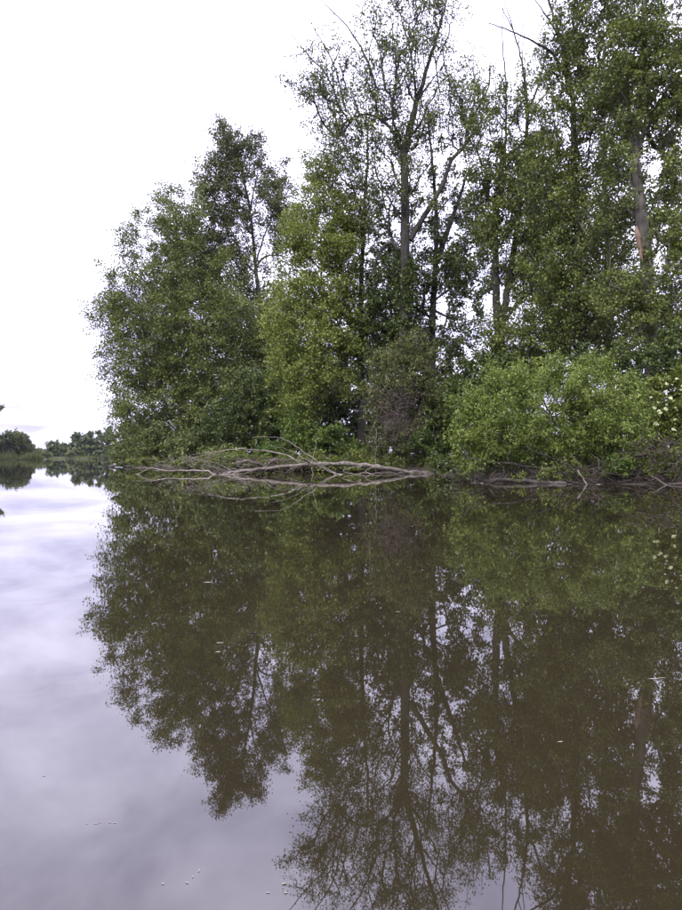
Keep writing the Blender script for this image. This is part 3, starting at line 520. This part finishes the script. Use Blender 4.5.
far_tree('far_tree', 'broad dark tree, left of the tallest pair on the far shore', 81, 457.5, 285, [(80, 445, 8, 11, 0, 3, 1), (78, 440, 4, 5, 0, 3, 1), (84, 449, 7, 8, 0, 3, 1)], 43, 'far', 80, FAR)
far_tree('far_tree', 'tallest dark tree on the far shore', 91, 457.5, 286, [(90, 444, 6, 12, 0, 3, 1), (91, 437, 4, 5, 0, 2.5, 1), (94, 450, 6, 8, 0, 3, 1)], 44, 'far', 80, FAR)
far_tree('far_tree', 'narrow dark tree on the far shore nearest the wooded point', 102, 457.5, 283, [(101, 438, 4, 8, 0, 2, 1), (103, 447, 7, 10, 0, 3, 1), (108, 440, 5, 14, 0, 3, 1)], 45, 'far', 80, FAR)
far_tree('far_shrub', 'pale low bush on the far shore beside the left wood', 37, 457.5, 300, [(36, 452.5, 4, 4, 0, 2.5, 1), (40, 454, 4, 3, 0, 2.5, 1), (33, 450, 2, 5, 0, 2, .6)], 46, 'far_yellow', 36, FAR)
far_tree('far_shrub', 'low pale bush before the gap between the far-shore trees', 71, 457.8, 282, [(71, 455.2, 5, 2.0, 0, 1.5, 1)], 47, 'far_yellow', 24, FAR, clump=.9)
far_tree('far_shrub', 'low pale bush on the far bank below the round dark tree', 46, 457.8, 281, [(46, 455.4, 6, 1.8, 0, 1.5, 1)], 48, 'far_yellow', 24, FAR, clump=.9)
LW = 'wood at the left edge'
far_tree('left_bank_tree', 'yellowish tree ending the wood at the left edge of the water', 25, 458, 204, [(22, 447, 8, 10, 0, 3, 1), (28, 451, 4.5, 6.5, 0, 2, 1), (24, 440, 5, 6, 0, 2.5, .8)], 51, 'far_yellow', 110, LW, leaf=(.6, .45), clump=1.1)
far_tree('left_bank_tree', 'dark green tree at the very left edge of the photo', 5, 458, 200, [(4, 446, 10, 11, 0, 3, 1), (-8, 446, 12, 13, 0, 3, 1), (8, 438, 7, 7, 0, 3, 1)], 52, 'far', 130, LW, leaf=(.6, .45), clump=1.1)
far_tree('left_bank_tree', 'olive tree standing between the dark and the yellowish left-edge trees', 16, 458, 207, [(15, 446, 7, 11, 0, 3, 1), (17, 438, 5, 6, 0, 2.5, 1)], 53, 'far_yellow', 100, LW, leaf=(.6, .45), clump=1.1)
plant('overhanging_tree', 'tree beyond the left edge of the photo, only one dark leafy branch tip in view', 'tree', P(-34, 460, 186) * [1, 1, 0] + [0, 0, .6],
      [([(-34, 461, 186), (-33, 430, 186), (-35, 390, 186)], .4, .1)], [(-36, 400, 26, 26, 0, 5, 1), (-45, 430, 22, 18, 0, 4, 1), (-10, 408, 10, 6, 0, 1.5, 1.5), (-1, 407.5, 6, 2.6, 0, .6, 5)], 186, 150, (.55, .4), (M['far'], M['bark_dark']), per=55, clump=1.1, seed=54, group=LW, tip_r=.03,
      limbs=[([(-34, 425, 186), (-15, 411, 186), (-4, 409, 186), (7, 407, 186)], .14, .05)])

# ------------------------------------------------------------------ dead wood
def limb_mesh(nm, pts, r0, r1, mat, root, rng, sides=7, wob=.022):
    w = np.array([P(*q) for q in pts]); l = smooth_line(w, .28, rng, wob)
    tb = Tubes(); tb.add(l, np.linspace(r0, r1, len(l)) * (1 + .16 * rng.normal(0, 1, len(l)).clip(-1, 1.5)), sides, .16, rng)
    return tb.build(nm, mat, root, np.array(root.location))
rl = np.random.default_rng(5); LD = 37.2
lg = empty('fallen_tree', P(440, 474, 38.6) * [1, 1, 0]); tag(lg, 'long bleached fallen tree lying along the water with branches reaching left', 'fallen tree')
limb_mesh('trunk', [(444, 475, 38.6), (425, 473.5, 38.2), (405, 471.5, 37.8), (385, 468, 37.5), (360, 464.8, 37.3), (335, 463.6, LD), (305, 464.3, LD), (275, 467.4, LD), (250, 470.5, 36.9), (230, 474, 36.6), (214, 477.5, 36.4)], .15, .06, M['logbark'], lg, rl, 9)
limb_mesh('branch', [(250, 470.5, 36.9), (232, 472.2, 36.8), (216, 475.2, 36.6), (208, 471.5, 36.6), (195, 470.4, 36.6), (178, 470.6, 36.6), (164, 470.3, 36.7), (154, 468.2, 36.8), (146, 470, 36.9), (136, 474.6, 37)], 0.054, 0.022, M['deadwood'], lg, rl)
limb_mesh('branch', [(160, 470, 36.7), (150, 467.5, 37), (140, 467, 37.3), (133, 467.5, 37.5)], 0.022, 0.009, M['deadwood'], lg, rl, 5)
limb_mesh('branch', [(300, 463.5, LD), (290, 457, LD + .2), (275, 452.5, LD + .5), (255, 450, LD + .7), (232, 449, LD + .8), (215, 452.5, LD + .7), (198, 457, LD + .5), (180, 464, LD), (166, 468, 37)], 0.040, 0.012, M['deadwood'], lg, rl, 6)
limb_mesh('branch', [(230, 449.5, LD + .8), (212, 455, LD + .3), (200, 461, LD), (190, 467, 36.8)], 0.020, 0.009, M['deadwood'], lg, rl, 5)
limb_mesh('branch', [(215, 452.5, LD + .7), (203, 452.8, LD + .9), (188, 457, LD + 1), (172, 462, LD + 1)], 0.016, 0.006, M['deadwood'], lg, rl, 5)
limb_mesh('branch', [(345, 476, 36.6), (331, 471, 36.8), (318, 463, 36.9), (303, 451.5, 37), (288, 441, 37.2), (272, 437, 37.4), (252, 437.5, 37.6)], 0.036, 0.009, M['deadwood'], lg, rl, 6)
limb_mesh('branch', [(336, 475, 36.5), (326, 470, 36.6), (315, 463.5, 36.7), (307, 457, 36.8)], 0.032, 0.014, M['deadwood'], lg, rl, 6)
limb_mesh('branch', [(352, 473.5, 36.7), (343, 472, 36.6), (352, 467.5, 36.9), (362, 465.8, 37.1)], 0.025, 0.022, M['deadwood'], lg, rl, 5)
limb_mesh('branch', [(372, 474.5, 36.6), (365, 471, 36.8), (372, 468, 37), (380, 468.6, 37.3)], 0.022, 0.018, M['deadwood'], lg, rl, 5)
limb_mesh('branch', [(352, 474, 36.8), (368, 473.2, 36.9), (390, 473, 37.2), (404, 473.5, 37.6)], .05, .03, M['logbark'], lg, rl, 6)
limb_mesh('branch', [(318, 437, 38), (314, 451, 37.6), (312, 462, 37.3), (313, 476, 36.9)], 0.009, 0.014, M['deadwood'], lg, rl, 5)
limb_mesh('branch', [(376, 428, 37.4), (375.6, 446, 37.4), (376, 464, 37.3), (376, 474, 37.2)], 0.012, 0.017, M['deadwood'], lg, rl, 5)
limb_mesh('branch', [(240, 471, 36.9), (225, 474, 36.2), (238, 474.4, 36), (252, 471, 36)], .04, .02, M['logbark'], lg, rl, 5)
limb_mesh('branch', [(262, 470, LD), (270, 463, 37.4), (278, 458, 37.8)], .03, .012, M['logbark'], lg, rl, 5)
for k in range(16):
    px = rl.uniform(195, 345); py = float(np.interp(px, [195, 215, 250, 300, 345], [470.5, 474, 470, 464, 464])); L = rl.uniform(14, 46); up = rl.uniform(-.18, .55)
    limb_mesh('branch', [(px, py, LD - .1), (px - L * .5, py - L * up * .6, LD + rl.uniform(-.3, .6)), (px - L, min(476, py - L * up + rl.uniform(-1, 3)), LD + rl.uniform(-.6, 1.2))], .024, .007, M['deadwood'] if k % 2 else M['logbark'], lg, rl, 4, .03)
tb = Tubes()
for k in range(110):
    px = rl.uniform(150, 300); q = P(px, rl.uniform(452, 471), LD + rl.uniform(-.3, 1)); e = q + np.array([rl.normal(0, .5), rl.normal(0, .3), rl.uniform(-.7, .2)]); e[2] = max(e[2], .02); q[2] = max(q[2], .05)
    tb.prisms(q[None], e[None], .012, .005)
tb.build('twigs', M['deadwood'], lg, np.array(lg.location))['kind'] = 'stuff'

def stick(name, label, pts_list, mat, seed, cat='branch', group='dead branches at the water edge'):
    rng = np.random.default_rng(seed); r = empty(name, P(*pts_list[0][0][0]) * [1, 1, 0]); tag(r, label, cat, group)
    for k, (pts, r0, r1) in enumerate(pts_list): limb_mesh('branch' if k else 'stem', pts, r0, r1, mat, r, rng, 6)
    return r
stick('dead_branch', 'white forked dead branch sticking out of the water under the round willow bush', [([(604, 485.6, 23.6), (594, 486, 23.5), (586, 486.2, 23.5), (582, 478, 23.5), (577.5, 470, 23.6)], .05, .026), ([(586, 486.2, 23.5), (580, 487.5, 23.4)], .03, .02)], M['deadwood'], 61)
stick('dead_branch', 'broken grey branch stump above the small fresh green plant', [([(606, 466, 24.6), (620, 459.5, 24.5), (634, 455.5, 24.4), (646, 453.5, 24.3)], .05, .07), ([(634, 455.5, 24.4), (640, 460, 24.3)], .03, .02)], M['twig'], 62)
stick('dead_branch', 'dark half-sunk log lying in the water under the left of the round willow bush', [([(484, 480.5, 25.5), (502, 480.2, 25.1), (525, 481.4, 24.6), (548, 483, 24.2), (566, 483.6, 24)], .07, .09), ([(502, 480.2, 25.1), (508, 474, 25.2)], .04, .02)], M['bark'], 63)
stick('dead_branch', 'pale stub of wood floating at the left end of the half-sunk log', [([(474, 483.4, 24.9), (482, 484.6, 24.5), (488, 484.2, 24.4)], .05, .04)], M['deadwood'], 64)
stick('dead_branch', 'slanting grey branch dipping into the water at the lower right edge', [([(652, 477, 23.4), (662, 482, 23.1), (671, 487, 22.8)], .03, .03), ([(690, 482, 23.4), (674, 484, 23.1), (662, 486, 22.9)], .035, .02)], M['twig'], 65)
stick('dead_branch', 'low sunken branch at the tip of the bank left of the fallen tree', [([(110, 466.2, 62), (120, 465.8, 61), (134, 466.4, 60)], .12, .08)], M['bark'], 66)
# brushwood: uncountable twigs and roots along the right bank and behind the log
def brush(name, label, boxes, n, mat, seed, r=.011):
    rng = np.random.default_rng(seed); tb = Tubes()
    for (x0, x1, y0, y1, d0, d1, w) in boxes:
        for k in range(int(n * w)):
            d = rng.uniform(d0, d1); a = P(rng.uniform(x0, x1), rng.uniform(y0, y1), d); L = rng.uniform(.25, 1.0)
            dr = unit(rng.normal(size=3) * [1, .6, .7]); e = a + dr * L; mid = (a + e) / 2 + rng.normal(0, .07 * L, 3)
            for z in (a, mid, e): z[2] = max(z[2], .01)
            rr = r * rng.uniform(.5, 1.7); tb.add(np.array([a, mid, e]), [rr, rr * .8, rr * .4], 3)
    return tag(tb.build(name, mat), label, 'brushwood', kind='stuff')
brush('brushwood', 'tangle of brown dead twigs on the bank at the right edge', [(636, 690, 438, 484, 23.6, 25, 1.0), (560, 640, 466, 484, 23.8, 25, .55)], 330, M['twig'], 71)
brush('brushwood', 'grey dead twigs and roots under the round willow bush', [(450, 580, 464, 483, 24.3, 26, 1)], 280, M['twig'], 72)
brush('brushwood', 'fine dead twigs along the waterline behind the fallen tree', [(190, 450, 455, 472, 40, 44, 1)], 330, M['twig'], 73, .014)

# grasses and herbs that fringe the bank
def fringe(name, label, n, mat, seed, smin, smax, h, off):
    rng = np.random.default_rng(seed); l = smooth_line(np.c_[np.array(WL, float), np.zeros(len(WL))], .3); l = l[(l[:, 1] < 75) & (l[:, 0] < 18)]
    k = rng.integers(0, len(l), n); clump = rng.normal(0, 1, len(l)); clump = np.convolve(clump, np.ones(5) / 2.2, 'same'); k = k[clump[k] > -.2]
    n = len(k); o = rng.uniform(off[0], off[1], (n, 1)); p = l[k] + np.array([.42, .907, 0]) * o + rng.normal(0, .15, (n, 3)) * [1, 1, 0]
    p[:, 2] = np.interp(o[:, 0], [0, .35, .8, 1.8, 4], [.02, .13, .24, .40, .70])
    H = h * rng.uniform(.4, 1.2, (n, 1)); bend = unit(rng.normal(size=(n, 3)) * [1, 1, 0]) * H * rng.uniform(.1, .6, (n, 1)) - np.array([.1, .22, 0]) * H
    s = unit(np.cross(bend + [0, 0, .01], np.array([0, 0, 1.]))) * smin
    mid = p + bend * .3 + [0, 0, 1] * H * .65; tip = p + bend + [0, 0, 1] * H * .85
    v = np.stack([p - s, mid - s * .9, tip, mid + s * .9], 1).reshape(-1, 3)
    return tag(mesh_obj(name, v, np.arange(n * 4).reshape(-1, 4), mat, var=np.repeat(rng.uniform(0, 1, n), 4)), label, 'grass', kind='stuff')
fringe('bank_grass', 'grass and low herbs fringing the bank', 9000, M['grass'], 81, .02, .03, .55, (.05, 3.2))

# ------------------------------------------------------------------ leaves floating on the water
rf = np.random.default_rng(9)
pale, nt = mat_new('floating_leaf_pale'); out = N_(nt, 'ShaderNodeOutputMaterial'); pr = N_(nt, 'ShaderNodeBsdfPrincipled')
nz = N_(nt, 'ShaderNodeTexNoise'); nz.inputs['Scale'].default_value = 60
rp = N_(nt, 'ShaderNodeValToRGB'); nt.links.new(nz.outputs['Fac'], rp.inputs[0]); rp.color_ramp.elements[0].color = (.05, .045, .03, 1); rp.color_ramp.elements[1].color = (.22, .19, .14, 1)
nt.links.new(rp.outputs[0], pr.inputs['Base Color']); pr.inputs['Roughness'].default_value = .6; nt.links.new(pr.outputs[0], out.inputs[0])
def float_leaf(px, py, ln, label, asp=.45, rot=None):
    d = CAM_H * FPX / (py - HOR); c = np.array([(px - 341) / FPX * d, d, .0012]); rot = rf.uniform(0, 3.14) if rot is None else rot
    t = np.linspace(-1, 1, 7); w = (1 - t ** 2) ** .7 * asp * .5; w[[0, -1]] = .02; cu = .012 * t ** 2
    rows = []
    for s, lift in ((-1, .01), (0, 0), (1, .01)):
        rows.append(np.c_[t * .5, s * w * rf.uniform(.5, 1.2, 7), cu + lift * (w > .05) * abs(s)])
    v = np.concatenate(rows) * ln; ca, sa = math.cos(rot), math.sin(rot)
    v = np.c_[v[:, 0] * ca - v[:, 1] * sa, v[:, 0] * sa + v[:, 1] * ca, v[:, 2]] + c
    f = [[r * 7 + i, r * 7 + i + 1, r * 7 + 8 + i, r * 7 + 7 + i] for r in range(2) for i in range(6)]
    o = mesh_obj('floating_leaf', v, f, pale, None, c, smooth=True); tag(o, label, 'leaf', 'leaves floating on the water')
row = 'in the row floating on open water at lower left'
for k, (px, w_) in enumerate([(87, 'leftmost'), (96, 'second'), (100, 'middle'), (110, 'fourth'), (115, 'rightmost')]):
    float_leaf(px, 822 + rf.uniform(-2.2, 2.2), rf.uniform(.006, .012), f'pale leaf, {w_} {row}', asp=.3, rot=rf.uniform(-.7, .7))
tri = 'of the slanting trio of floating leaves near the bottom edge'
for px, py, w_ in [(199, 871, 'upper right one'), (193, 877, 'middle one'), (187, 883, 'lower left one')]: float_leaf(px, py, rf.uniform(.008, .013), f'pale leaf, {w_} {tri}', .35)
float_leaf(163, 884, .009, 'tiny pale leaf left of the slanting trio near the bottom edge')
float_leaf(284, 884, .013, 'brownish floating leaf, upper one beside the reflected treetop at the bottom edge', rot=.4)
float_leaf(286, 893, .011, 'pale floating leaf, lower one beside the reflected treetop at the bottom edge', rot=.1)
float_leaf(268, 893, .010, 'dark speck of leaf floating left of the brownish leaf at the bottom')
float_leaf(654, 679, .055, 'long pale willow leaf floating near the right edge of the water', .22, .1)
float_leaf(662, 678, .035, 'small leaf touching the long pale willow leaf near the right edge', .2, -.2)
float_leaf(208, 582.5, .075, 'bright white leaf floating on the dark reflection of the left trees', .4, 0)
float_leaf(220, 643, .04, 'pale leaf floating above the reflected sky gap of the left trees', .5, .1)
float_leaf(218, 652, .03, 'smaller pale leaf just below the one above the reflected sky gap', .6, .2)

float_leaf(247, 548, .05, 'speck of leaf floating below the reflected log tip', .4, .3)
float_leaf(398, 612, .035, 'pale leaf speck on the reflection of the forked poplar', .4, -.4)
float_leaf(318, 700, .022, 'tiny leaf on the reflection of the vine-draped tree', .5, .8)
float_leaf(560, 742, .022, 'tiny pale leaf on the dark reflection below the round willow bush', .4, .2)
float_leaf(44, 776, .010, 'single tiny leaf on open water near the left edge', .5, .5)
float_leaf(470, 640, .03, 'pale sliver of leaf on the reflected sky gap', .25, 0)
# reeds that edge the far shores
def reeds(name, label, line, n, h, seed):
    rng = np.random.default_rng(seed); l = smooth_line(np.c_[np.array(line, float), np.zeros(len(line))], 1.0); k = rng.integers(0, len(l), n)
    p = l[k] + rng.normal(0, .5, (n, 3)) * [1, 1, 0] + [0, .4, 0]; cl = np.convolve(rng.normal(0, 1, len(l)), np.ones(4) / 2, 'same')[k]
    H = (h * rng.uniform(.5, 1.2, n) * (1 + .35 * cl).clip(.3, 2))[:, None] * np.array([[0, 0, 1.0]]); w = np.array([[.12, 0, 0]]); b = rng.normal(0, .25, (n, 3)) * [1, 1, 0]
    v = np.stack([p - w, p + H * .6 - w + b * .4, p + H + b, p + H * .6 + w + b * .4], 1).reshape(-1, 3)
    return tag(mesh_obj(name, v, np.arange(n * 4).reshape(-1, 4), M['far_yellow'], var=np.repeat(rng.uniform(0, 1, n), 4)), label, 'reeds', kind='stuff')
reeds('reeds', 'pale reeds edging the far shore', [(-150, 277), (-130, 278.5), (-100, 281.5), (-80, 282.5)], 2600, 1.3, 91)
reeds('reeds', 'dark waterside growth below the trees at the left edge', [(-118, 150), (-108, 185), (-96, 199), (-95, 208)], 2600, 1.5, 92)

# ------------------------------------------------------------------ haze
hm, nt = mat_new('haze'); out = N_(nt, 'ShaderNodeOutputMaterial'); pv = N_(nt, 'ShaderNodeVolumePrincipled')
pv.inputs['Color'].default_value = (.86, .91, 1, 1); pv.inputs['Density'].default_value = .00006
nt.links.new(pv.outputs[0], out.inputs['Volume'])
hv = [(x, y, z) for x in (-1600, 1600) for y in (-90, 2700) for z in (-2, 60)]
hf = [[0, 1, 3, 2], [4, 6, 7, 5], [0, 4, 5, 1], [2, 3, 7, 6], [0, 2, 6, 4], [1, 5, 7, 3]]
tag(mesh_obj('haze', hv, hf, hm), 'thin bluish haze over the lake', 'haze', kind='stuff')
